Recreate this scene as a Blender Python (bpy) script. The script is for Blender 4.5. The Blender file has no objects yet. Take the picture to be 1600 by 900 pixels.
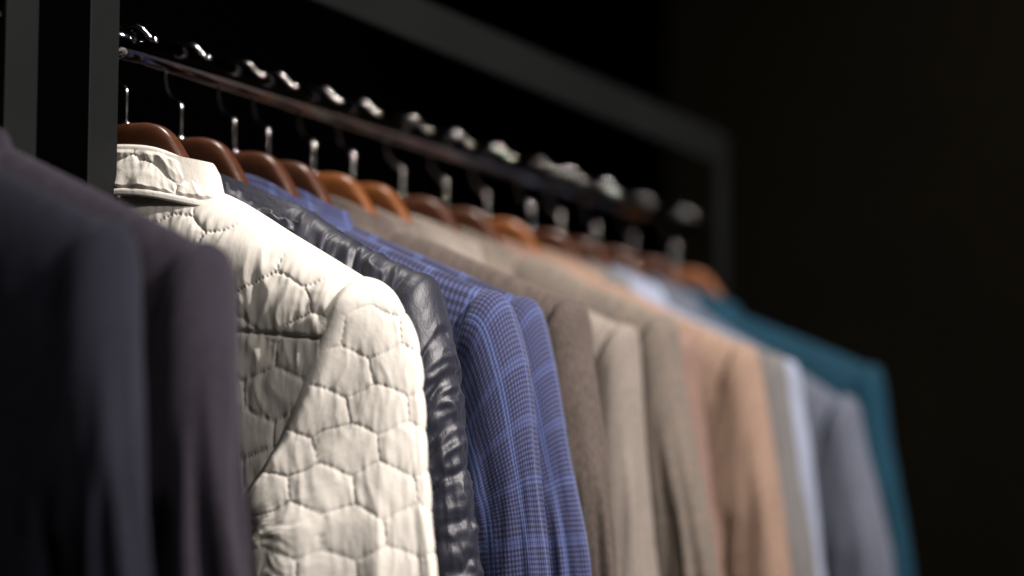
import bpy, math, random
import numpy as np
from mathutils import Vector, Matrix
R = math.radians
random.seed(4)
sc = bpy.context.scene
C = sc.collection

# ------------------------------------------------------------------ camera
cam_d = bpy.data.cameras.new("camera"); cam = bpy.data.objects.new("camera", cam_d); C.objects.link(cam)
cam.location = (0.96546, -1.40545, 1.25379)
fw = Vector((-0.42907, 0.89804, 0.09705)); rt = Vector((0.90230, 0.43110, 0.0)); up = rt.cross(fw)
cam.matrix_world = Matrix(((rt.x, up.x, -fw.x, cam.location.x), (rt.y, up.y, -fw.y, cam.location.y),
                           (rt.z, up.z, -fw.z, cam.location.z), (0, 0, 0, 1)))
cam_d.sensor_width = 36.0; cam_d.lens = 36.0 * 3333.0 / 1600.0
cam_d.clip_start = 0.05; cam_d.clip_end = 100
cam_d.dof.use_dof = True; cam_d.dof.focus_distance = 1.585; cam_d.dof.aperture_fstop = 1.9
sc.camera = cam

# ------------------------------------------------------------------ world and lamps (a dark shop with ceiling spots)
w = bpy.data.worlds.new("World"); sc.world = w; w.use_nodes = True
w.node_tree.nodes["Background"].inputs[0].default_value = (0.55, 0.6, 0.75, 1)
w.node_tree.nodes["Background"].inputs[1].default_value = 0.004

def spot(name, loc, target, energy, col, size, blend, radius):
    d = bpy.data.lights.new(name, 'SPOT'); o = bpy.data.objects.new(name, d); C.objects.link(o)
    o.location = loc; d.energy = energy; d.color = col; d.spot_size = R(size); d.spot_blend = blend
    d.shadow_soft_size = radius
    o.rotation_euler = (Vector(target) - Vector(loc)).to_track_quat('-Z', 'Y').to_euler()
    return o
spot("ceiling_spot_key", (2.2, -0.05, 2.85), (0.15, 0.50, 1.35), 560, (1.0, 0.915, 0.88), 50, 0.55, 0.035)
spot("ceiling_spot_front", (2.3, -1.2, 3.0), (0.16, -0.10, 1.25), 135, (1.0, 0.94, 0.90), 19, 1.0, 0.03)
spot("added_hook_spot", (0.55, -4.3, 2.35), (0.0, 0.45, 1.665), 26, (1.0, 0.93, 0.86), 4.6, 0.7, 0.03)   # added unseen lamp, brightens the hooks by raking along them
for y in (0.12, 0.85):                                                                            # lamps right above the rail
    spot("ceiling_spot_overhead", (0.12, y, 3.05), (0.02, y + 0.05, 1.6), 85, (1.0, 0.93, 0.86), 40, 0.7, 0.02)
for i, (x, y) in enumerate(((2.6, -2.2), (2.9, 0.9), (0.55, -1.5), (2.3, 2.0))):      # more of the track's small lamps
    spot("ceiling_track_spot", (x, y, 3.05), (0.1, 0.55, 1.5), 9, (1.0, 0.93, 0.86), 45, 0.7, 0.018)
spot("ceiling_spot_far", (1.9, 0.6, 3.1), (0.6, 2.6, 1.2), 60, (1.0, 0.9, 0.8), 75, 0.8, 0.035)

vs = sc.view_settings
vs.view_transform = 'Standard'; vs.look = 'None'; vs.exposure = 0.0; vs.gamma = 1.0; vs.use_curve_mapping = False
sc.render.engine = 'CYCLES'
sc.cycles.use_denoising = True
sc.cycles.use_adaptive_sampling = False      # small glints on the hooks need every sample
sc.cycles.sample_clamp_indirect = 4.0
sc.cycles.max_bounces = 6

# ------------------------------------------------------------------ numpy noise
_rng = np.random.RandomState(11)
_perm = np.concatenate([_rng.permutation(512)] * 3)
_ang = _rng.rand(512) * 2 * np.pi
_gx, _gy = np.cos(_ang), np.sin(_ang)
def pn(x, y, seed=0):
    x = np.asarray(x, float) + seed * 17.31; y = np.asarray(y, float) + seed * 9.77
    xi = np.floor(x).astype(int); yi = np.floor(y).astype(int)
    xf = x - xi; yf = y - yi
    def g(ix, iy, dx, dy):
        k = _perm[(_perm[ix & 511] + (iy & 511))]
        return _gx[k] * dx + _gy[k] * dy
    s = xf * xf * xf * (xf * (xf * 6 - 15) + 10); t = yf * yf * yf * (yf * (yf * 6 - 15) + 10)
    a = g(xi, yi, xf, yf); b = g(xi + 1, yi, xf - 1, yf)
    c = g(xi, yi + 1, xf, yf - 1); d = g(xi + 1, yi + 1, xf - 1, yf - 1)
    return ((a + s * (b - a)) * (1 - t) + (c + s * (d - c)) * t) * 1.5
def ridged(x, y, seed=0):
    return 1 - np.abs(pn(x, y, seed)) * 2
def sstep(a, b, x):
    t = np.clip((x - a) / (b - a), 0, 1); return t * t * (3 - 2 * t)
def pchip(xs, ys, x):
    """smooth monotone interpolation"""
    xs = np.array(xs, float); ys = np.array(ys, float); x = np.clip(x, xs[0], xs[-1])
    h = np.diff(xs); d = np.diff(ys) / h; m = np.zeros_like(ys)
    m[0] = d[0]; m[-1] = d[-1]
    for i in range(1, len(xs) - 1):
        if d[i - 1] * d[i] > 0:
            m[i] = 2 * d[i - 1] * d[i] / (d[i - 1] + d[i])
    i = np.clip(np.searchsorted(xs, x) - 1, 0, len(h) - 1)
    t = (x - xs[i]) / h[i]
    return ((2*t**3 - 3*t**2 + 1) * ys[i] + (t**3 - 2*t**2 + t) * h[i] * m[i]
            + (-2*t**3 + 3*t**2) * ys[i + 1] + (t**3 - t**2) * h[i] * m[i + 1])

# ------------------------------------------------------------------ mesh helpers
def grid_normals(P, closed):
    if closed:
        du = np.roll(P, -1, 0) - np.roll(P, 1, 0)
    else:
        du = np.gradient(P, axis=0)
    dv = np.gradient(P, axis=1)
    n = np.cross(du, dv)
    return n / (np.linalg.norm(n, axis=2, keepdims=True) + 1e-12)

def grid_object(name, P, UV, mat, parent=None, closed=False, flip=False):
    """P: nu x nv x 3 grid of points, joined into one smooth mesh object"""
    nu, nv = P.shape[:2]
    idx = np.arange(nu * nv).reshape(nu, nv)
    if closed:
        i0 = idx; i1 = np.roll(idx, -1, 0)
    else:
        i0 = idx[:-1]; i1 = idx[1:]
    q = np.stack([i0[:, :-1], i1[:, :-1], i1[:, 1:], i0[:, 1:]], -1).reshape(-1, 4)
    if flip: q = q[:, ::-1]
    me = bpy.data.meshes.new(name)
    nq = len(q)
    me.vertices.add(nu * nv); me.vertices.foreach_set("co", P.reshape(-1).astype(np.float32))
    me.loops.add(nq * 4); me.loops.foreach_set("vertex_index", q.reshape(-1).astype(np.int32))
    me.polygons.add(nq); me.polygons.foreach_set("loop_start", np.arange(0, nq * 4, 4, dtype=np.int32))
    me.polygons.foreach_set("use_smooth", np.ones(nq, bool))
    me.update(calc_edges=True)
    uv = me.uv_layers.new(name="UVMap")
    U = UV.reshape(-1, 2)[q.reshape(-1)].copy()
    if closed:   # last strip wraps: continue the coordinate instead of jumping back
        per = UV[-1, 0, 0] + (UV[1, 0, 0] - UV[0, 0, 0])
        m = (q.reshape(-1) < nv) & (np.repeat(np.arange(nq) // (nv - 1), 4) == nu - 1)
        U[m, 0] += per
    uv.data.foreach_set("uv", U.reshape(-1).astype(np.float32))
    me.materials.append(mat)
    o = bpy.data.objects.new(name, me); C.objects.link(o)
    if parent: o.parent = parent
    return o

def mesh_object(name, V, F, mat, parent=None, smooth=False):
    me = bpy.data.meshes.new(name); me.from_pydata([tuple(v) for v in V], [], F); me.update()
    if smooth: me.polygons.foreach_set("use_smooth", [True] * len(me.polygons))
    me.materials.append(mat)
    o = bpy.data.objects.new(name, me); C.objects.link(o)
    if parent: o.parent = parent
    return o

def box(name, lo, hi, mat, parent=None, bevel=0.0015):
    import bmesh
    bm = bmesh.new(); bmesh.ops.create_cube(bm, size=1)
    lo = Vector(lo); hi = Vector(hi)
    for v in bm.verts:
        v.co = Vector([(lo[i] + hi[i]) / 2 + v.co[i] * (hi[i] - lo[i]) for i in range(3)])
    if bevel:
        bmesh.ops.bevel(bm, geom=bm.edges[:], offset=bevel, segments=3, affect='EDGES', profile=0.5)
    me = bpy.data.meshes.new(name); bm.to_mesh(me); bm.free(); me.materials.append(mat)
    o = bpy.data.objects.new(name, me); C.objects.link(o)
    if parent: o.parent = parent
    return o

def tube(path, r, n=12, caps=True):
    """ring-swept tube along a polyline, r a number or list"""
    path = [Vector(p) for p in path]; V = []; F = []
    rs = r if hasattr(r, '__len__') else [r] * len(path)
    t0 = (path[1] - path[0]).normalized()
    ref = Vector((0, 1, 0)) if abs(t0.y) < .9 else Vector((1, 0, 0))
    for i, p in enumerate(path):
        t = (path[min(i + 1, len(path) - 1)] - path[max(i - 1, 0)]).normalized()
        a = (ref - t * ref.dot(t)).normalized(); b = t.cross(a)
        for k in range(n):
            th = 2 * math.pi * k / n
            V.append(p + (a * math.cos(th) + b * math.sin(th)) * rs[i])
    for i in range(len(path) - 1):
        for k in range(n):
            F.append((i * n + k, i * n + (k + 1) % n, (i + 1) * n + (k + 1) % n, (i + 1) * n + k))
    if caps:
        F.append(tuple(range(n))[::-1]); F.append(tuple((len(path) - 1) * n + k for k in range(n)))
    return V, F

def catmull(pts, n=6):
    out = []
    P = [Vector(p) for p in pts]
    for i in range(len(P) - 1):
        p0 = P[max(i - 1, 0)]; p1 = P[i]; p2 = P[i + 1]; p3 = P[min(i + 2, len(P) - 1)]
        for k in range(n):
            t = k / n
            out.append(0.5 * ((2 * p1) + (p2 - p0) * t + (2 * p0 - 5 * p1 + 4 * p2 - p3) * t * t + (3 * p1 - p0 - 3 * p2 + p3) * t ** 3))
    out.append(P[-1]); return out

def tag(o, label=None, cat=None, group=None, kind=None):
    if label: o["label"] = label
    if cat: o["category"] = cat
    if group: o["group"] = group
    if kind: o["kind"] = kind
    return o
def empty(name, loc, rz=0):
    o = bpy.data.objects.new(name, None); C.objects.link(o); o.location = loc; o.rotation_euler = (0, 0, rz)
    o.empty_display_size = 0.05
    return o

# ------------------------------------------------------------------ materials
class NT:
    def __init__(s, name):
        s.m = bpy.data.materials.new(name); s.m.use_nodes = True; s.t = s.m.node_tree; s.n = s.t.nodes
        s.b = s.n["Principled BSDF"]
    def new(s, typ, **kw):
        n = s.n.new(typ)
        for k, v in kw.items(): setattr(n, k, v)
        return n
    def link(s, a, b): s.t.links.new(a, b)
    def math(s, op, a, b=None, c=None):
        n = s.new('ShaderNodeMath', operation=op)
        for i, v in enumerate((a, b, c)):
            if v is None: continue
            if hasattr(v, 'type') and hasattr(v, 'node'): s.link(v, n.inputs[i])
            else: n.inputs[i].default_value = v
        return n.outputs[0]
    def mix(s, f, a, b):
        n = s.new('ShaderNodeMix', data_type='RGBA')
        for i, v in ((0, f), (6, a), (7, b)):
            if hasattr(v, 'node'): s.link(v, n.inputs[i])
            else: n.inputs[i].default_value = v if i == 0 else (*v, 1) if len(v) == 3 else v
        return n.outputs[2]
    def uv(s):
        return s.new('ShaderNodeUVMap').outputs[0]
    def mapped(s, v, scale):
        n = s.new('ShaderNodeMapping'); s.link(v, n.inputs[0]); n.inputs['Scale'].default_value = scale
        return n.outputs[0]
    def noise(s, vec, scale, detail=3, rough=.55):
        n = s.new('ShaderNodeTexNoise'); n.inputs['Scale'].default_value = scale
        n.inputs['Detail'].default_value = detail; n.inputs['Roughness'].default_value = rough
        if vec is not None: s.link(vec, n.inputs['Vector'])
        return n.outputs[0]
    def bump(s, h, strength, dist, prev=None):
        n = s.new('ShaderNodeBump'); n.inputs['Strength'].default_value = strength; n.inputs['Distance'].default_value = dist
        s.link(h, n.inputs['Height'])
        if prev is not None: s.link(prev, n.inputs['Normal'])
        return n.outputs[0]
    def set(s, **kw):
        for k, v in kw.items():
            i = s.b.inputs[k.replace('_', ' ')]
            if hasattr(v, 'node'): s.link(v, i)
            else: i.default_value = (*v, 1) if hasattr(v, '__len__') and len(v) == 3 and i.type == 'RGBA' else v

def wool(name, c1, c2, weave=0.0011, rough=.88, sheen=.25, pane=None, pane_period=.05, twill=False, slub=.5):
    m = NT(name); uv = m.uv()
    sx = m.new('ShaderNodeSeparateXYZ'); m.link(uv, sx.inputs[0]); u, v = sx.outputs[0], sx.outputs[1]
    k = 2 * math.pi / weave
    a = m.math('SINE', m.math('MULTIPLY', m.math('ADD', u, v) if twill else u, k))
    b = m.math('SINE', m.math('MULTIPLY', v, k))
    wv = m.math('MULTIPLY', m.math('ADD', a, 1) if twill else m.math('ADD', m.math('MULTIPLY', a, b), 1), .5)
    nz = m.noise(m.mapped(uv, (1, .35, 1)), 420, 3, .65)
    nl = m.noise(uv, 26, 4, .6)
    f = m.math('ADD', m.math('MULTIPLY', wv, .30), m.math('ADD', m.math('MULTIPLY', nz, slub * 3.2), m.math('MULTIPLY', nl, .5)))
    f = m.math('SUBTRACT', f, .78); f = m.math('MINIMUM', m.math('MAXIMUM', f, 0.0), 1.0)
    col = m.mix(f, c1, c2)
    if pane:
        def ln(x, per, wd):
            d = m.math('ABSOLUTE', m.math('SUBTRACT', m.math('FRACT', m.math('DIVIDE', x, per)), .5))
            return m.math('LESS_THAN', d, wd / per / 2)
        g = m.math('MAXIMUM', ln(u, pane_period, .0014), ln(v, pane_period, .0014))
        col = m.mix(m.math('MULTIPLY', g, .45), col, pane)
    n1 = m.bump(wv, .25, .0004); n2 = m.bump(nz, .5, .0006, n1)
    m.set(Base_Color=col, Roughness=rough, Normal=n2, Sheen_Weight=sheen, Sheen_Roughness=.45, Specular_IOR_Level=.25)
    m.b.inputs['Sheen Tint'].default_value = (*[min(1, x * 2 + .25) for x in c2], 1)
    return m.m

def blue_check():
    m = NT("blue_check_wool"); uv0 = m.uv()
    wn = m.new('ShaderNodeTexNoise'); wn.inputs['Scale'].default_value = 18; wn.inputs['Detail'].default_value = 1
    m.link(uv0, wn.inputs['Vector'])
    vm = m.new('ShaderNodeVectorMath', operation='SUBTRACT'); m.link(wn.outputs['Color'], vm.inputs[0]); vm.inputs[1].default_value = (.5, .5, .5)
    vs_ = m.new('ShaderNodeVectorMath', operation='SCALE'); m.link(vm.outputs[0], vs_.inputs[0]); vs_.inputs['Scale'].default_value = .004
    va = m.new('ShaderNodeVectorMath', operation='ADD'); m.link(uv0, va.inputs[0]); m.link(vs_.outputs[0], va.inputs[1])
    uv = va.outputs[0]
    sx = m.new('ShaderNodeSeparateXYZ'); m.link(uv, sx.inputs[0]); u, v = sx.outputs[0], sx.outputs[1]
    P = .0043
    def soft(x, per):   # soft square wave
        s = m.math('SINE', m.math('MULTIPLY', x, 2 * math.pi / per))
        n = m.new('ShaderNodeMapRange', interpolation_type='SMOOTHSTEP'); m.link(s, n.inputs[0])
        n.inputs[1].default_value = -.45; n.inputs[2].default_value = .45
        return n.outputs[0]
    a, b = soft(u, P), soft(v, P * .92)
    both = m.math('MULTIPLY', a, b); one = m.math('MULTIPLY', m.math('ADD', a, b), .5)
    nz = m.noise(m.mapped(uv0, (1, .6, 1)), 520, 3, .7)
    nl = m.noise(uv0, 30, 3)
    dark = (.006, .0075, .021); mid = (.044, .053, .142); lite = (.09, .104, .235)
    col = m.mix(one, dark, mid); col = m.mix(m.math('MULTIPLY', both, .55), col, lite)
    def d(x, per):
        return m.math('MULTIPLY', m.math('ABSOLUTE', m.math('SUBTRACT', m.math('FRACT', m.math('DIVIDE', x, per)), .5)), per)
    def ring(x, per, c, wd):
        return m.math('LESS_THAN', m.math('ABSOLUTE', m.math('SUBTRACT', d(x, per), c)), wd / 2)
    def halo(x, per, wd):
        return m.math('LESS_THAN', d(x, per), wd / 2)
    halo_ = m.math('MAXIMUM', halo(u, .043, .0085), halo(v, .046, .0085))
    col = m.mix(m.math('MULTIPLY', halo_, .11), col, (.11, .15, .42))
    lines = m.math('MAXIMUM', ring(u, .043, .0019, .0011), m.math('MULTIPLY', ring(v, .046, .0019, .0011), .3))
    col = m.mix(m.math('MULTIPLY', lines, .27), col, (.17, .33, .75))
    col = m.mix(m.math('MULTIPLY', m.math('SUBTRACT', nz, .25), .55), col, (.02, .02, .035))
    col = m.mix(m.math('MULTIPLY', nl, .25), col, (.065, .07, .13))
    n1 = m.bump(nz, .55, .0007); n2 = m.bump(one, .25, .0004, n1)
    m.set(Base_Color=col, Roughness=.85, Normal=n2, Sheen_Weight=.2, Sheen_Roughness=.4, Specular_IOR_Level=.25)
    return m.m

def nylon(name, col, col2, rough, spec=.5, coat=0, sub=0):
    m = NT(name); uv = m.uv()
    nz = m.noise(m.mapped(uv, (1, 1, 1)), 900, 2, .6)
    nl = m.noise(uv, 14, 4, .6); nm = m.noise(m.mapped(uv, (1.6, 1, 1)), 110, 4, .6)
    c = m.mix(nl, col, col2)
    n1 = m.bump(nz, .25, .0002); n2 = m.bump(nm, .35, .0016, n1)
    r = m.math('ADD', m.math('MULTIPLY', nl, .14), rough - .07)
    m.set(Base_Color=c, Roughness=r, Normal=n2, Specular_IOR_Level=spec, Sheen_Weight=.08)
    return m.m

def metal(name, col, rough):
    m = NT(name); tc = m.new('ShaderNodeTexCoord').outputs['Object']
    nz = m.noise(m.mapped(tc, (60, 60, 60)), 3, 4)
    m.set(Base_Color=col, Metallic=1.0, Roughness=m.math('ADD', m.math('MULTIPLY', nz, rough * .8), rough * .6))
    return m.m

def paint(name, col, rough, spec=.5):
    m = NT(name); tc = m.new('ShaderNodeTexCoord').outputs['Object']
    n1 = m.noise(tc, 6, 5, .6); n2 = m.noise(tc, 700, 2)
    c = m.mix(n1, [x * .8 for x in col], [x * 1.2 for x in col])
    m.set(Base_Color=c, Roughness=m.math('ADD', m.math('MULTIPLY', n1, .2), rough - .1), Normal=m.bump(n2, .15, .0004), Specular_IOR_Level=spec)
    return m.m

def wood(name, c1, c2):
    m = NT(name); tc = m.new('ShaderNodeTexCoord').outputs['Object']
    oi = m.new('ShaderNodeObjectInfo').outputs['Random']
    va = m.new('ShaderNodeVectorMath', operation='ADD'); m.link(tc, va.inputs[0])
    cmb = m.new('ShaderNodeCombineXYZ'); m.link(oi, cmb.inputs[0]); m.link(oi, cmb.inputs[2]); m.link(cmb.outputs[0], va.inputs[1])
    g = m.noise(m.mapped(va.outputs[0], (6, 60, 90)), 3, 5, .6)
    f = m.noise(m.mapped(va.outputs[0], (30, 300, 500)), 2, 3)
    c = m.mix(m.math('ADD', m.math('MULTIPLY', g, .8), m.math('MULTIPLY', f, .25)), c1, c2)
    m.set(Base_Color=c, Roughness=m.math('ADD', m.math('MULTIPLY', g, .15), .27), Normal=m.bump(f, .1, .0004),
          Specular_IOR_Level=.5, Coat_Weight=.25, Coat_Roughness=.25)
    return m.m

M = {}
M['post'] = paint("grey_green_powder_coat", (.0046, .0054, .0053), .6, .10)
M['rail'] = metal("dark_chrome_rail", (.17, .175, .20), .07)
M['chrome'] = metal("chrome_hook", (.95, .90, .86), .14)
M['wood_red'] = wood("red_brown_varnished_wood", (.022, .0075, .0035), (.082, .027, .011))
M['wood_orange'] = wood("orange_brown_varnished_wood", (.075, .023, .006), (.22, .075, .019))
M['wall'] = paint("matt_black_wall", (.0004, .0004, .00045), .95, .0)
M['end_wall'] = paint("dark_olive_brown_wall", (.032, .028, .018), .75, .1)
M['floor'] = paint("dark_floor", (.02, .019, .018), .5)

# ------------------------------------------------------------------ the setting
tag(box('floor', (-2.5, -4, -.1), (4, 4.5, 0), M['floor'], bevel=0), kind='structure')
tag(box('back_wall', (-.75, -4, .002), (-.6, 2.6, 3.6), M['wall'], bevel=0), kind='structure')
tag(box('end_wall', (-.74, 2.6, .002), (1.11, 2.75, 3.6), M['end_wall'], bevel=.004), kind='structure')
tag(box('end_wall_panel', (1.118, 2.61, .002), (4, 2.75, 3.6), M['end_wall'], bevel=.004), kind='structure')

RZ = 1.6      # height of the rail's centre
FX = .012     # the frame stands a little in front of the rail's axis
def rack(y0, y1, label):
    r = empty('clothes_rack', (0, (y0 + y1) / 2, 0)); tag(r, label, 'clothes rack', 'metal clothes racks standing end to end')
    h = (y1 - y0) / 2
    for s in (-1, 1):
        box('post', (FX - .0028, s * h - .018, .012), (FX + .0028, s * h + .018, 1.6876), M['post'], r, .001)
        box('foot', (-.22, s * h - .02, .0), (.22, s * h + .02, .0118), M['post'], r)
    box('top_beam', (FX - .0028, -h - .018, 1.688), (FX + .0028, h + .018, 1.732), M['post'], r, .001)
    V, F = tube([(0, -h + .004 + (2 * h - .008) * i / 24, RZ) for i in range(25)], .0125, 48)
    mesh_object('rail', V, F, M['rail'], r, True)
    return r
rack(-.121, 1.231, 'dark grey metal rack whose chrome rail carries the row of jackets in focus')
rack(-1.58, -.217, 'dark grey metal rack at the left edge, behind the blurred dark jackets')
ip = box('gap_blackout_panel', (FX - .002, -.1985, .012), (FX + .002, -.1395, 1.7), M['wall'], bevel=.0008)  # added panel: keeps the gap between the posts black and hides the collar
tag(ip, 'narrow matt black panel added to black out the gap between the two grey posts at the left', 'panel')
# ------------------------------------------------------------------ hangers
HX = np.concatenate([np.linspace(-.19, -.07, 20), np.linspace(-.066, .066, 45), np.linspace(.07, .19, 20)])
def hanger_wood_mesh(name, mat, drop):
    ax = np.abs(HX)
    zt = pchip([0, .018, .031, .042, .052, .064, .085, .17, .216], [-.062, -.0624, -.0650, -.0715, -.0845, -.105, -.1290, -.172 - drop * .6, -.200 - drop], ax)
    hh = pchip([0, .04, .06, .09, .17, .216], [.020, .020, .015, .011, .012, .010], ax)
    ht = pchip([0, .045, .09, .17, .216], [.0085, .0085, .010, .012, .009], ax)
    yc = .012 * (ax / .215) ** 2
    yc = yc * sstep(.04, .12, ax)
    n = 40; th = np.linspace(0, 2 * np.pi, n, endpoint=False)
    ct, st = np.cos(th), np.sin(th); e = 2 / 3.4
    sy = np.sign(ct) * np.abs(ct) ** e; sz = np.sign(st) * np.abs(st) ** e
    P = np.zeros((n, len(HX) + 2, 3))
    for j in range(len(HX)):
        P[:, j + 1, 0] = HX[j]; P[:, j + 1, 1] = yc[j] + sy * ht[j]; P[:, j + 1, 2] = zt[j] - hh[j] + sz * hh[j]
    P[:, 0] = P[:, 1].mean(0); P[:, -1] = P[:, -2].mean(0)
    P[:, 0, 0] -= .004; P[:, -1, 0] += .004
    return P
hook_path = [(0, -.066), (0, -.058), (0, -.050), (0, -.042), (0, -.0365), (-.0012, -.0338), (-.005, -.0315), (-.0105, -.028), (-.0150, -.022), (-.0172, -.013), (-.0176, -.003),
             (-.0160, .006), (-.0115, .0118), (-.005, .0141), (.001, .0145), (.008, .0138), (.0145, .0108), (.0195, .0062), (.0235, .0024), (.0272, .0008), (.0300, .0012)]
H0 = 1.6
def hanger(Y, rz, mat, label, drop=0.0, ry=0.0, tone=''):
    h = empty('suit_hanger', (0, Y, RZ - .2), rz)
    tag(h, label, 'hanger', 'wooden hangers on the chrome rail')
    P = hanger_wood_mesh('arms', mat, drop); P[..., 2] += .2
    UV = np.zeros(P.shape[:2] + (2,))
    UV[..., 0] = np.arange(P.shape[0])[:, None] * .002; UV[..., 1] = P[..., 0]
    grid_object('arms', P, UV, mat, h, True)
    pts = catmull([(x, 0, z + .2) for x, z in hook_path], 5)
    n = len(pts); rad = [.0019] * n
    rad[-1] = .0012; rad[-2] = .0022; rad[-3] = .0026; rad[-4] = .0024; rad[-5] = .0019
    V, F = tube(pts, rad, 14); hk = mesh_object('hook', V, F, M['chrome'], h, True); hk.rotation_euler[2] = R(random.uniform(-9, 9))
    V, F = tube([(0, 0, .2 - .0632), (0, 0, .2 - .0605), (0, 0, .2 - .0595)], [.0042, .0038, .0022], 18)
    mesh_object('ferrule', V, F, M['chrome'], h, True)
    return h

# ------------------------------------------------------------------ jackets
ZH = .84      # jackets are built with z = 0 at the hem, the rail's centre being ZH above it
def hexfield(x, z, wd, sc_z, warp=.003, seed=0, jitter=0.0):
    """distance to the seams of a honeycomb quilting, plus cell id noise"""
    xw = x + warp * pn(x / .035, z / .035, seed) ; zw = (z + warp * pn(x / .035, z / .035, seed + 5)) * sc_z
    p = wd * math.sqrt(3) / 2
    best = np.full(x.shape, 1e9); second = np.full(x.shape, 1e9); bi = np.zeros(x.shape); bx = np.zeros(x.shape); bz = np.zeros(x.shape)
    j0 = np.floor(zw / p).astype(int)
    cands = []
    for dj in (-1, 0, 1, 2):
        j = j0 + dj; off = (j & 1) * .5
        i0 = np.floor(xw / wd - off).astype(int)
        for di in (-1, 0, 1, 2):
            i = i0 + di
            cx = (i + off) * wd; cz = j * p
            if jitter:
                cx = cx + jitter * wd * np.sin(i * 12.9 + j * 78.2 + seed); cz = cz + jitter * p * np.sin(i * 39.3 + j * 11.1 + seed * 2)
            d2 = (xw - cx) ** 2 + (zw - cz) ** 2
            cands.append((d2, cx, cz))
    for d2, cx, cz in cands:
        m = d2 < best
        second = np.where(m, best, np.minimum(second, d2))
        bx = np.where(m, cx, bx); bz = np.where(m, cz, bz)
        best = np.where(m, d2, best)
    edge = (np.sqrt(second) - np.sqrt(best)) * .5 * 1.05
    return edge, xw - bx, zw - bz, np.sin(bx * 391.0 + bz * 277.0)

def quilt(x, z, wd=.054, sc_z=1.76, A=.0052, sig=.0065, seed=0, jitter=0.0, warp=.003, wr=1.0):
    e, lx, lz, cid = hexfield(x, z, wd, sc_z, warp, seed, jitter)
    pill = A * (.45 * (1 - np.exp(-(e / (sig * .6)))) + .85 * (1 - (1 - np.minimum(e / .024, 1)) ** 2)) * (1 + .10 * cid)
    near = np.exp(-e / .0055)
    puck = .0011 * pn(x / .0050, z / .018, seed + 2) * np.exp(-e / .010) + .0004 * pn(x / .010, z / .007, seed + 3) * np.exp(-e / .012)
    fold = .0013 * (ridged(x / .019 + .6 * pn(x / .04, z / .03, seed + 9), z / .06, seed + 4) - .55) * (1 - .4 * near)
    stitch = -.0015 * np.exp(-(e / .0009) ** 2) * (.6 + .4 * np.sin((x + .63 * z) * 2 * np.pi / .0036))
    return pill + (puck + fold) * wr + stitch

def displace(P, d, closed, outward):
    n = grid_normals(P, closed)
    if (n * outward).sum() < 0: n = -n
    return P + n * d[..., None]

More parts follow.
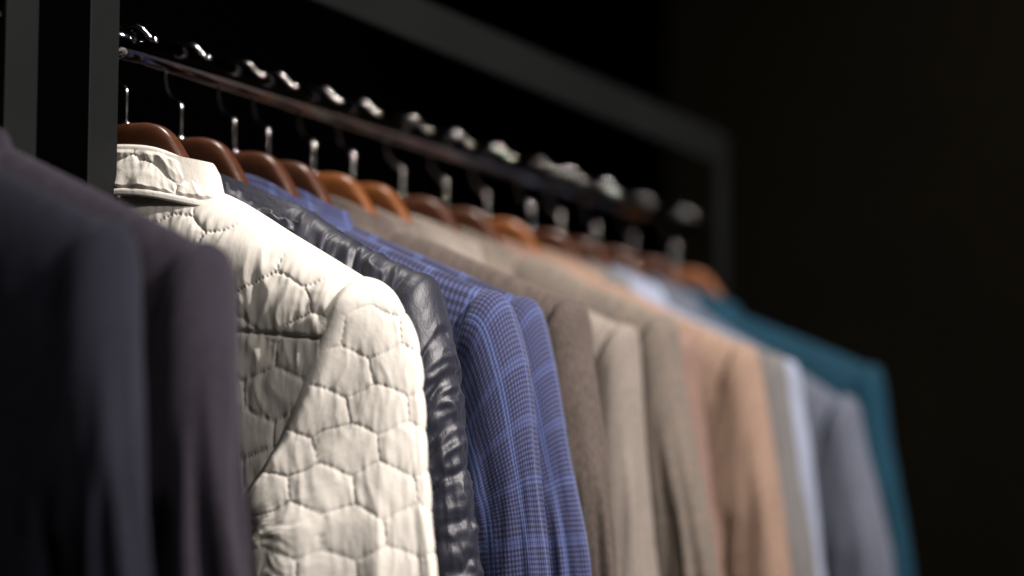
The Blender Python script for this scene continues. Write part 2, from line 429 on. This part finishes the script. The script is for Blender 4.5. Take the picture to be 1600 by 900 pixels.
def jacket(J):
    """one garment: body, collar, two sleeves"""
    xs, zt = J['tip']; seed = J['seed']; style = J.get('style', 'suit'); mat = J['mat']
    det = J.get('detail', 1.0)
    if style == 'suit':                          # the seam sits on the back of the shoulder, a little further out than the ridge's end
        xs += .010; zt -= .003
        J['outer'] = [p for p in J['outer'] if p[0] > xs + .007 and p[1] < zt - .008]
    root = empty('jacket' if style == 'suit' else J['name'], (J.get('dx', 0), J['Y'], RZ - ZH), J.get('rz', 0))
    tag(root, J['label'], J.get('cat', 'jacket'), J.get('group'))
    D = J.get('D', .031)
    ridge_x = [0, .05, .075, .09, xs * .7, xs]
    k = J.get('neck', -.124)
    ridge_z = [-.104, -.107, -.117, k, k + (zt - k) * (xs * .7 - .09) / (xs - .09) + J.get('sag', .0), zt]
    # ---------------- body, back (towards the camera) and front
    prof_z = [-.95, -.80, -.62, -.50, -.40, -.34, -.28, -.22, -.10]
    prof_w = [1.02, 1.0, .93, .90, .89, .89, .91, .96, 1.0]
    for side, nm in ((-1, 'back'), (1, 'front')):
        q = det if side < 0 else .45
        nu, nv = int(170 * q) | 1, int(150 * q)
        u = np.linspace(-1, 1, nu); u = np.sign(u) * (1 - (1 - np.abs(u)) ** 1.25)
        a = np.linspace(0, 1, nv)
        Hh = J.get('H', .045); hem = ZH - .005
        h = np.where(a < .2, Hh * (1 - np.cos(a / .2 * np.pi / 2)), 0)
        t2 = (a - .2) / .8; lin = Hh + (hem - .16 - Hh) * (t2 ** 1.35)
        h = np.where(a < .2, h, lin)
        U, Hg = np.meshgrid(u, h, indexing='ij')
        zs = pchip(ridge_x, ridge_z, np.abs(U) * xs)
        frac = Hg / h[-1]
        z = zs - Hg * (1 - frac) - frac * (hem + zs)     # reaches the hem everywhere
        x = U * xs * pchip(prof_z, prof_w, z)
        r = np.sqrt(np.clip(1 - (1 - np.minimum(Hg / Hh, 1)) ** 2, 0, 1))
        e = np.sqrt(np.clip(1 - np.abs(U) ** J.get('sq', 60.0), 0, 1))
        dd = D * (1 + .12 * sstep(.1, .3, Hg))
        y = side * dd * r * e + J.get('yb', 0.0)
        P = np.stack([x, y, z], -1)
        fade = sstep(0, .03, Hg) * e
        out = np.zeros_like(P); out[..., 1] = side
        fold = .0050 * pn(x / .055, z / .30, seed) * sstep(.02, .16, Hg) + .0022 * pn(x / .024, z / .16, seed + 1) * sstep(.04, .2, Hg)
        diag = .0022 * pn((x * np.sign(x + 1e-9) + z * .6) / .022, (z - np.abs(x) * .5) / .12, seed + 2) * sstep(.5, .95, np.abs(U)) * sstep(.01, .05, Hg)
        d = (fold + diag) * fade * J.get('bodyfold', 1.0) * (1 - sstep(.62, .85, np.abs(U)) * .85)
        if style == 'suit':
            d += .0006 * pn(x / .012, z / .012, seed + 3) * fade
            d -= .0016 * np.exp(-(x / .0012) ** 2) * fade * sstep(.02, .05, Hg)        # centre back seam
        if style == 'quilted' and side < 0:
            zy = -.214 - .10 * (np.abs(x) / .2) * .22                                    # yoke seam
            yoke = z > zy
            qa = quilt(x, z, .060, 1.25, .0018, .0060, seed + 1, jitter=.20, warp=.008)
            qb = quilt(x + .013, z - .008, .056, 1.72, .0014, .0060, seed, jitter=.03, warp=.0022)
            seam = np.abs(z - zy)
            qq = np.where(yoke, qa, qb)
            gather = .0016 * pn(x / .0065, z / .03, seed + 8) * np.exp(-seam / .014)
            d = d * .9 + (qq * (1 - np.exp(-seam / .004)) + gather - .0022 * np.exp(-(seam / .0016) ** 2)) * sstep(.001, .014, Hg)
            d += .0006 * yoke * (1 - np.exp(-seam / .002)) 
        if style == 'quilted' and side > 0:
            d = d + quilt(x, z, .056, 1.72, .005, .0068, seed) * fade
        if style == 'puffer':
            e_ = np.abs(((z + .06 * np.abs(x) + .004 * pn(x / .05, z / .05, seed)) / .07) % 1 - .5) * .07
            d = d + (.007 * (1 - np.exp(-(.035 - e_) / .008)) + .0016 * ridged(x / .012, z / .05, seed + 3) * np.exp(-(.035 - e_) / .012)) * sstep(.01, .05, Hg) + (.0034 * ridged(x / .018 + .6 * pn(x / .02, z / .02, seed + 5), Hg / .05, seed + 4) + .0015 * pn(x / .007, Hg / .02, seed + 6)) * sstep(-.004, .005, Hg) - .0025 * np.exp(-((np.abs(x) - .165 - Hg * .3) / .003) ** 2)
        P = displace(P, d, False, out)
        UV = np.stack([U * xs, -Hg * 1.0 + (zs - zt) * .0], -1)
        P[..., 2] += ZH
        grid_object(nm + '_panel', P, UV, mat, root, False, flip=(side > 0))
    # ---------------- collar
    cl = dict(rx=.072, ry=.031, zt=-.085, hgt=.038, spread=.015, flare=.010, thick=.0045, sq=2.05, sidedrop=-.022)
    cl.update(J.get('collar', {}))
    nth = int((150 if style != 'suit' else 90) * det) | 1
    thmax = R(128); th = np.linspace(-thmax, thmax, nth)
    prof = []   # (offset outwards, z, arc)  inside stand -> roll -> fall -> under edge
    hg = cl['hgt']; T = cl['thick']
    nf = int((46 if style != 'suit' else 20) * max(det, 1))
    for t in np.linspace(0, 1, 6): prof.append((-.003, -.03 + .03 * t, 0))
    for t in np.linspace(0, np.pi, 9)[1:-1]: prof.append((-.003 + (1 - np.cos(t)) * .0035, .0035 * np.sin(t), 0))
    for t in np.linspace(0, 1, nf): prof.append((.004 + cl['spread'] * t ** 1.25, -hg * t, t))
    for t in np.linspace(0, np.pi, 6)[1:]: prof.append((.004 + cl['spread'] - T * .5 * (1 - np.cos(t)), -hg - T * .5 * np.sin(t), 1))
    for t in np.linspace(0, 1, 8)[1:]: prof.append((.004 + cl['spread'] - T - (cl['spread'] - .001) * t, -hg * (1 - t), 1))
    prof = np.array(prof); arc = np.concatenate([[0], np.cumsum(np.hypot(np.diff(prof[:, 0]), np.diff(prof[:, 1])))])
    TH, _ = np.meshgrid(th, arc, indexing='ij'); off = np.broadcast_to(prof[:, 0], TH.shape); zz = np.broadcast_to(prof[:, 1], TH.shape); ft = np.broadcast_to(prof[:, 2], TH.shape)
    s_, c_ = np.sin(TH), np.cos(TH)
    nse = 2 / cl.get('sq', 2.6)
    ex = np.sign(s_) * np.abs(s_) ** nse; ey = np.sign(c_) * np.abs(c_) ** nse
    flare = cl['flare'] * (np.abs(s_) ** 2) * ft
    x = ex * (cl['rx'] + off + flare); y = -ey * (cl['ry'] + off)
    drop = -.004 * s_ ** 2 - .055 * sstep(R(80), R(128), np.abs(TH)) + cl.get('sidedrop', -.006) * np.abs(s_) ** cl.get('pw', 2)
    z = cl['zt'] + zz * (1 - cl.get('hs', 0) * s_ ** 2) + drop + cl.get('wave', .0012) * pn(TH * 1.6, ft * .7, seed + 6)
    P = np.stack([x, y, z], -1)
    fall = (np.arange(len(prof)) >= 13) & (np.arange(len(prof)) < 13 + nf)
    au = TH * (cl['rx'] + .01)
    if style == 'quilted':
        d = quilt(au + .004, ft * hg * 1.2 + .006, .056, 1.1, .0022, .004, seed + 3, jitter=.2, warp=.006)
        d = d * fall * sstep(0, .12, ft) * (1 - sstep(.80, .86, ft)) 
        rib = .0009 * np.exp(-((ft - .93) / .06) ** 2) * fall + .0005 * fall * np.sin(au / .0016) * np.exp(-((ft - .84) / .03) ** 2)
        d = d + rib - .0012 * np.exp(-((ft - .86) / .018) ** 2) * fall
    elif style == 'puffer':
        d = fall * (.0045 * np.abs(np.sin(au / .034 * np.pi + .8)) ** .5 + .0032 * ridged((au + ft * .014) / .013, ft * 1.3, seed + 1) * (.8 + .5 * ft) + .0024 * pn(au / .008, ft * 2.2, seed + 2)) * sstep(0, .15, ft) * (1 - .8 * sstep(.9, 1, ft))
    else:
        d = fall * (.0010 * pn(au / .03, ft * 1.5, seed + 1))
    out = np.stack([ex, -ey, 0 * x], -1) * fall[None, :, None]
    P = displace(P, d, False, out)
    UV = np.stack([au, np.broadcast_to(arc, TH.shape)], -1)
    P[..., 2] += ZH; P[..., 1] += J.get('yb', 0.0)
    grid_object('collar', P, UV, J.get('collar_mat', mat), root, False)
    # ---------------- sleeves
    oc = J['outer']                                   # outer contour, from just past the shoulder tip to the cuff
    ux, uz = xs - J.get('under', .048), zt - .185
    for sx in (1, -1):
        q = det if sx > 0 else .35
        nt, nr = int(150 * q), int(130 * q)
        rz_ = lambda xx: float(pchip(ridge_x, ridge_z, np.array([xx]))[0])
        ocx = np.array([xs - .009, xs - .003, xs + .004] + [p[0] for p in oc])
        ocz = np.array([rz_(xs - .009) - .0012, rz_(xs - .003) + .0004, zt - .0022] + [p[1] for p in oc])
        seg = np.concatenate([[0], np.cumsum(np.hypot(np.diff(ocx), np.diff(ocz)))])
        S = np.linspace(0, 1, nr) ** 1.25 * seg[-1]
        ox = pchip(seg, ocx, S); oz = pchip(seg, ocz, S)
        # inner contour: stays at the underarm while the head of the sleeve turns, then runs down
        s0 = J.get('cap', .19)
        g = np.clip((S - s0) / (seg[-1] - s0), 0, 1)
        ix = ux - .012 * (1 - sstep(0, s0, S)) + g * (oc[-1][0] - .085 - ux) ; iz = np.where(S < s0, uz + .012 * (1 - sstep(0, s0, S)), uz + g * (oc[-1][1] - uz - .004))
        cx, cz = (ox + ix) / 2, (oz + iz) / 2
        ea = np.stack([ox - cx, oz - cz], -1); ra = np.linalg.norm(ea, axis=1); ea = ea / ra[:, None]
        B = J.get('b', .037) * J.get('flat', .80)
        barm = B * pchip([0, .12, .3, .55, .7], [1.0, 1.0, 1.02, .95, .88], S)
        bcap = D * pchip([0, .006, .025, .2], J.get('capb', [.94, .99, 1.01, 1.02]), S)
        wc = sstep(.05, .19, S); b = bcap * (1 - wc) + barm * wc
        yc = J.get('sy', -.004) + J.get('fwd', .012) * sstep(J.get('fr', (.10, .55))[0], J.get('fr', (.10, .55))[1], S)
        th = np.linspace(0, 2 * np.pi, nt, endpoint=False)
        cth, sth = np.cos(th)[:, None], np.sin(th)[:, None]; ex_ = 2 / 2.7
        a_e = np.sign(cth) * np.abs(cth) ** ex_; d_e = np.sign(sth) * np.abs(sth) ** ex_
        hh_ = (1 - cth) * ra[None, :]; Hc = J.get('H', .045)
        d_c = np.sign(sth) * np.sqrt(np.clip(1 - (1 - np.minimum(hh_ / Hc, 1)) ** 2, 0, 1)) * np.sqrt(1 - np.clip(-cth, 0, 1) ** 6)
        ct = cth * (1 - wc) + a_e * wc; st = d_c * (1 - wc) + d_e * wc
        st = st * (1 - J.get('skew', 0) * ct * sstep(.0, .04, S))      # fuller next to the armhole, thinning outwards
        P = np.zeros((nt, nr, 3))
        P[..., 0] = cx + ct * ra * ea[:, 0]; P[..., 2] = cz + ct * ra * ea[:, 1]
        P[..., 1] = yc * (sstep(.02, .10, S) if 'fr' in J else wc) + st * b + J.get('yb', 0.0)
        TH = np.broadcast_to(th[:, None], (nt, nr)); SS = np.broadcast_to(S, (nt, nr))
        per = 2 * np.pi * .058; al = TH / (2 * np.pi) * per
        # arc coordinate with periodic noise: walk round a circle
        cxn, cyn = np.cos(TH), np.sin(TH)
        def ring(f1, f2, sd): return pn(cxn * f1 + SS * f2, cyn * f1 - SS * f2 * .31, seed + sd) 
        am = J.get('fold', 1.3)
        d = am * (.0048 * ring(1.1, 2.2, 20) * sstep(.06, .2, SS) + .0026 * ring(2.2, 5.0, 21) * sstep(.05, .2, SS) + .0011 * ring(4.5, 13.0, 22) * sstep(.06, .2, SS))
        d += am * .0026 * (ridged(cxn * 1.5 + SS * 3.2, cyn * 1.5 - SS * 1.3, seed + 25) - .62) * sstep(.08, .22, SS)
        # hanging creases down the back of the sleeve
        d += am * J.get('crs', 1.0) * -.0045 * np.exp(-((((TH - J.get('crease', 4.25)) + 1.2 * (SS - .3) + .25 * pn(SS / .09, SS * 0, seed + 30)) / .16) ** 2)) * sstep(.10, .25, SS)
        d += am * .0016 * pn(SS / .016 + cxn * 1.2, cyn * 1.4, seed + 23) * np.exp(-((SS - .36) / .12) ** 2) * (1 - sstep(-.2, .5, ct))
        cap = np.exp(-((SS - .028) / .010) ** 2)
        if style == 'suit':
            d += -.0006 * np.exp(-((SS - .007) / .0022) ** 2) + .0005 * cap                                    # roped sleeve head
        ext = sstep(.006, .03, SS)
        if style == 'quilted':
            al2 = al + .01
            d = d * .9 + quilt(P[..., 0] + P[..., 1] + .013, P[..., 2] + .004, .056, 1.72, .0009, .0060, seed + 12, jitter=.03, warp=.003, wr=.5) * sstep(.004, .02, SS)
            ruch = np.exp(-((TH - 3.75 - .25 * np.sin(SS * 9)) / .42) ** 2) * sstep(.10, .2, SS)
            d += .0024 * ruch * (ridged(SS / .011 + 1.5 * pn(al / .02, SS / .03, seed + 40), al / .05, seed + 41) - .4)
            d -= .003 * np.exp(-((TH - 3.75) / .05) ** 2) * sstep(.08, .15, SS)
        if style == 'puffer':
            ph = (SS + .010 * np.cos(TH * 2) + .006 * ring(2, 8, 33)) / .034
            e_ = (.5 - np.abs(ph % 1 - .5)) * .034
            d += (.0034 * (1 - np.exp(-e_ / .006)) + .0016 * ridged(al / .07 + .7 * pn(al / .03, SS / .02, seed + 36), SS / .015, seed + 34) + .0007 * pn(al / .03, SS / .006, seed + 35)) * sstep(.03, .08, SS)
        out = np.stack([ct * ea[:, 0], st, ct * ea[:, 1]], -1)
        P = displace(P, d * ext, True, out)
        P[:, 0] = P[:, 0] * .6 + P[:, 0].mean(0) * .4
        # cuff turned in
        inner = P[:, -1:].copy(); m = inner.mean(0); inner = m + (inner - m) * .93; i2 = inner.copy(); i2[..., 2] += .03
        P = np.concatenate([P, inner, i2], 1)
        UV = np.stack([np.broadcast_to(al[:, :1], P.shape[:2]) * 1.0, np.broadcast_to(np.concatenate([S, [S[-1] + .003, S[-1] + .03]]), P.shape[:2])], -1)
        P[..., 0] *= sx; P[..., 2] += ZH
        grid_object('sleeve', P, UV, mat, root, True, flip=(sx > 0))
    return root

def outer(pts, cuff=(.305, -.70)):
    x, z = pts[-1]
    return pts + [((x * .6 + cuff[0] * .4), z * .6 + cuff[1] * .4), cuff]

M['cream'] = nylon("cream_quilted_nylon", (.50, .475, .42), (.58, .555, .50), .68, .22)
M['navy'] = nylon("navy_glossy_nylon", (.005, .006, .012), (.012, .0135, .026), .47, .42)
M['check'] = blue_check()
M['taupe'] = wool("taupe_flannel", (.040, .031, .026), (.135, .107, .091), .0010, twill=True)
M['warm_grey'] = wool("warm_grey_wool", (.08, .066, .058), (.215, .18, .158), .0012, pane=(.45, .42, .42), pane_period=.06)
M['light_beige'] = wool("light_beige_linen", (.14, .12, .10), (.31, .27, .235), .0014)
M['beige'] = wool("beige_grey_wool", (.080, .067, .055), (.21, .18, .15), .0012, pane=(.30, .18, .12), pane_period=.045)
M['rose'] = wool("rosy_brown_wool", (.12, .072, .056), (.28, .185, .15), .0012)
M['camel'] = wool("camel_wool", (.145, .092, .066), (.36, .25, .185), .0013)
M['grey'] = wool("mid_grey_wool", (.075, .073, .072), (.19, .185, .18), .0012)
M['pale_blue'] = wool("pale_blue_cotton", (.17, .20, .27), (.35, .39, .49), .0010)
M['slate'] = wool("slate_grey_wool", (.045, .052, .070), (.13, .145, .185), .0012)
M['teal'] = wool("teal_wool", (.0005, .013, .026), (.0015, .046, .080), .0012, sheen=.05)
M['plum'] = wool("plum_charcoal_wool", (.006, .005, .008), (.036, .028, .044), .0012, sheen=.4)
M['ink'] = wool("ink_charcoal_wool", (.0045, .005, .010), (.020, .021, .038), .0012, sheen=.4)

YS = [-.073, .001, .079, .132, .207, .277, .372, .462, .555, .663, .741, .842, .954, 1.097]
GJ = 'jackets hanging on the rail'
jackets = [
 dict(name='quilted_jacket', Y=YS[0], style='quilted', tip=(.218, -.192), neck=-.122, mat=M['cream'], seed=3, detail=3.1, D=.036, H=.028, yb=.008, sq=60,
      outer=outer([(.240, -.216), (.257, -.255), (.268, -.313), (.284, -.402)], (.300, -.70)), b=.036, fold=.9, fwd=-.042, fr=(.0, .24), flat=.95, sy=.003, under=.072, crs=0, skew=.70, capb=[.94, 1.06, 1.16, 1.18], bodyfold=.6,
      collar=dict(rx=.062, ry=.028, zt=-.085, hgt=.036, spread=.010, flare=.016, thick=.0026, sq=2.6, sidedrop=-.009),
      label='cream quilted jacket with a wide folded collar, brightest garment on the rail'),
 dict(name='puffer_jacket', Y=YS[1], style='puffer', tip=(.221, -.181), neck=-.117, mat=M['navy'], seed=8, detail=1.7, D=.032,
      outer=outer([(.233, -.206), (.241, -.250), (.249, -.31), (.260, -.402)], (.28, -.70)), b=.031, fold=.8, fwd=.0,
      collar=dict(rx=.068, ry=.032, zt=-.080, hgt=.048, spread=.016, flare=.046, thick=.004, sq=2.0, sidedrop=-.040, hs=.5),
      label='shiny navy padded jacket squeezed between the cream quilted and the blue checked jackets'),
 dict(Y=YS[2], tip=(.236, -.186), mat=M['check'], seed=13, detail=1.5, fold=.85, D=.030, b=.029, outer=outer([(.257, -.203), (.270, -.245), (.280, -.31), (.290, -.40)]),
      label='blue checked suit jacket next to the navy padded jacket, nearer of the two checked ones'),
 dict(Y=YS[3], tip=(.236, -.186), mat=M['check'], seed=19, detail=1.3, fold=.9, D=.028, b=.029, outer=outer([(.256, -.203), (.267, -.245), (.279, -.31), (.296, -.41)]),
      label='blue checked suit jacket next to the taupe jacket, farther of the two checked ones'),
 dict(Y=YS[4], tip=(.243, -.180), neck=-.119, mat=M['taupe'], seed=23, b=.033, outer=outer([(.256, -.200), (.266, -.24), (.277, -.31), (.287, -.41)]),
      label='taupe brown suit jacket right behind the blue checked jackets'),
 dict(Y=YS[5], tip=(.222, -.186), neck=-.131, mat=M['warm_grey'], seed=29, b=.033, outer=outer([(.232, -.205), (.240, -.25), (.248, -.31), (.262, -.41)]),
      label='warm grey suit jacket half hidden between the taupe and the pale beige ones'),
 dict(Y=YS[6], tip=(.222, -.190), neck=-.132, mat=M['light_beige'], seed=31, b=.036, outer=outer([(.233, -.212), (.239, -.25), (.244, -.31), (.250, -.417)]),
      label='pale beige linen jacket with a narrow sliver of sleeve showing behind the taupe one'),
 dict(Y=YS[7], tip=(.228, -.175), neck=-.115, mat=M['beige'], seed=37, b=.040, outer=outer([(.241, -.195), (.252, -.242), (.265, -.32), (.282, -.42)]),
      label='beige grey finely checked suit jacket in the middle of the row'),
 dict(Y=YS[8], tip=(.215, -.188), neck=-.134, mat=M['rose'], seed=41, b=.040, outer=outer([(.226, -.21), (.234, -.25), (.240, -.31), (.248, -.42)]),
      label='rosy brown jacket mostly hidden between the beige and the camel ones'),
 dict(Y=YS[9], tip=(.234, -.190), neck=-.121, mat=M['camel'], seed=43, b=.042, fold=1.3, outer=outer([(.250, -.213), (.262, -.259), (.272, -.33), (.281, -.426)]),
      label='camel tan suit jacket with creased sleeve, warmest colour in the row'),
 dict(Y=YS[10], tip=(.238, -.194), neck=-.130, mat=M['grey'], seed=47, b=.036, outer=outer([(.252, -.212), (.262, -.262), (.270, -.33), (.284, -.427)]),
      label='mid grey suit jacket right behind the camel one'),
 dict(Y=YS[11], tip=(.224, -.196), neck=-.132, mat=M['pale_blue'], seed=53, b=.030, outer=outer([(.238, -.212), (.246, -.25), (.254, -.296), (.266, -.432)]), cat='shirt',
      label='pale blue garment showing as a narrow light strip before the slate grey jacket'),
 dict(Y=YS[12], tip=(.258, -.232), mat=M['slate'], seed=59, b=.042, neck=-.130, outer=outer([(.272, -.252), (.284, -.29), (.296, -.34), (.311, -.44)], (.32, -.72)),
      label='slate blue grey suit jacket with low shoulder just before the teal one'),
 dict(Y=YS[13], tip=(.244, -.188), mat=M['teal'], seed=61, b=.042, outer=outer([(.258, -.213), (.270, -.27), (.282, -.34), (.295, -.44)]),
      label='deep teal suit jacket, last on the rail'),
 dict(Y=-.310, tip=(.232, -.190), mat=M['plum'], seed=67, fold=2.4, crs=2.0, b=.036, outer=outer([(.246, -.215), (.254, -.26), (.258, -.31), (.266, -.40)]),
      label='plum charcoal suit jacket out of focus at the left, nearer the cream jacket'),
 dict(Y=-.405, tip=(.222, -.186), mat=M['ink'], seed=71, b=.036, fold=2.8, crs=2.0, outer=outer([(.234, -.212), (.243, -.26), (.248, -.31), (.258, -.40)]),
      label='ink charcoal suit jacket out of focus at the lower left corner'),
]
woods = ['r', 'r', 'r', 'r', 'o', 'o', 'r', 'r', 'o', 'r', 'r', 'r', 'r', 'o', 'r', 'r']
carried = ['the cream quilted jacket', 'the shiny navy padded jacket', 'the nearer blue checked jacket', 'the farther blue checked jacket', 'the taupe jacket',
           'the half hidden warm grey jacket', 'the pale beige linen jacket', 'the beige grey finely checked jacket', 'the mostly hidden rosy brown jacket', 'the camel tan jacket',
           'the mid grey jacket', 'the pale blue garment', 'the slate grey jacket', 'the teal jacket at the end', 'the blurred plum jacket', 'the blurred ink charcoal jacket']
for i, J in enumerate(jackets):
    J.setdefault('group', GJ)
    J['rz'] = R([0, 1, -1, .4, 1.2, -2, 1.5, -1, -2, 1.6, 2, -1.5, -1, 1, -1, 1.5][i])
    jacket(J)
    wd = M['wood_red'] if woods[i] == 'r' else M['wood_orange']
    tone = 'red brown' if woods[i] == 'r' else 'orange brown'
    hanger(J['Y'], J['rz'], wd, tone + ' wooden hanger with chrome hook carrying ' + carried[i], drop=max(0, -.186 - J['tip'][1]) + .004)
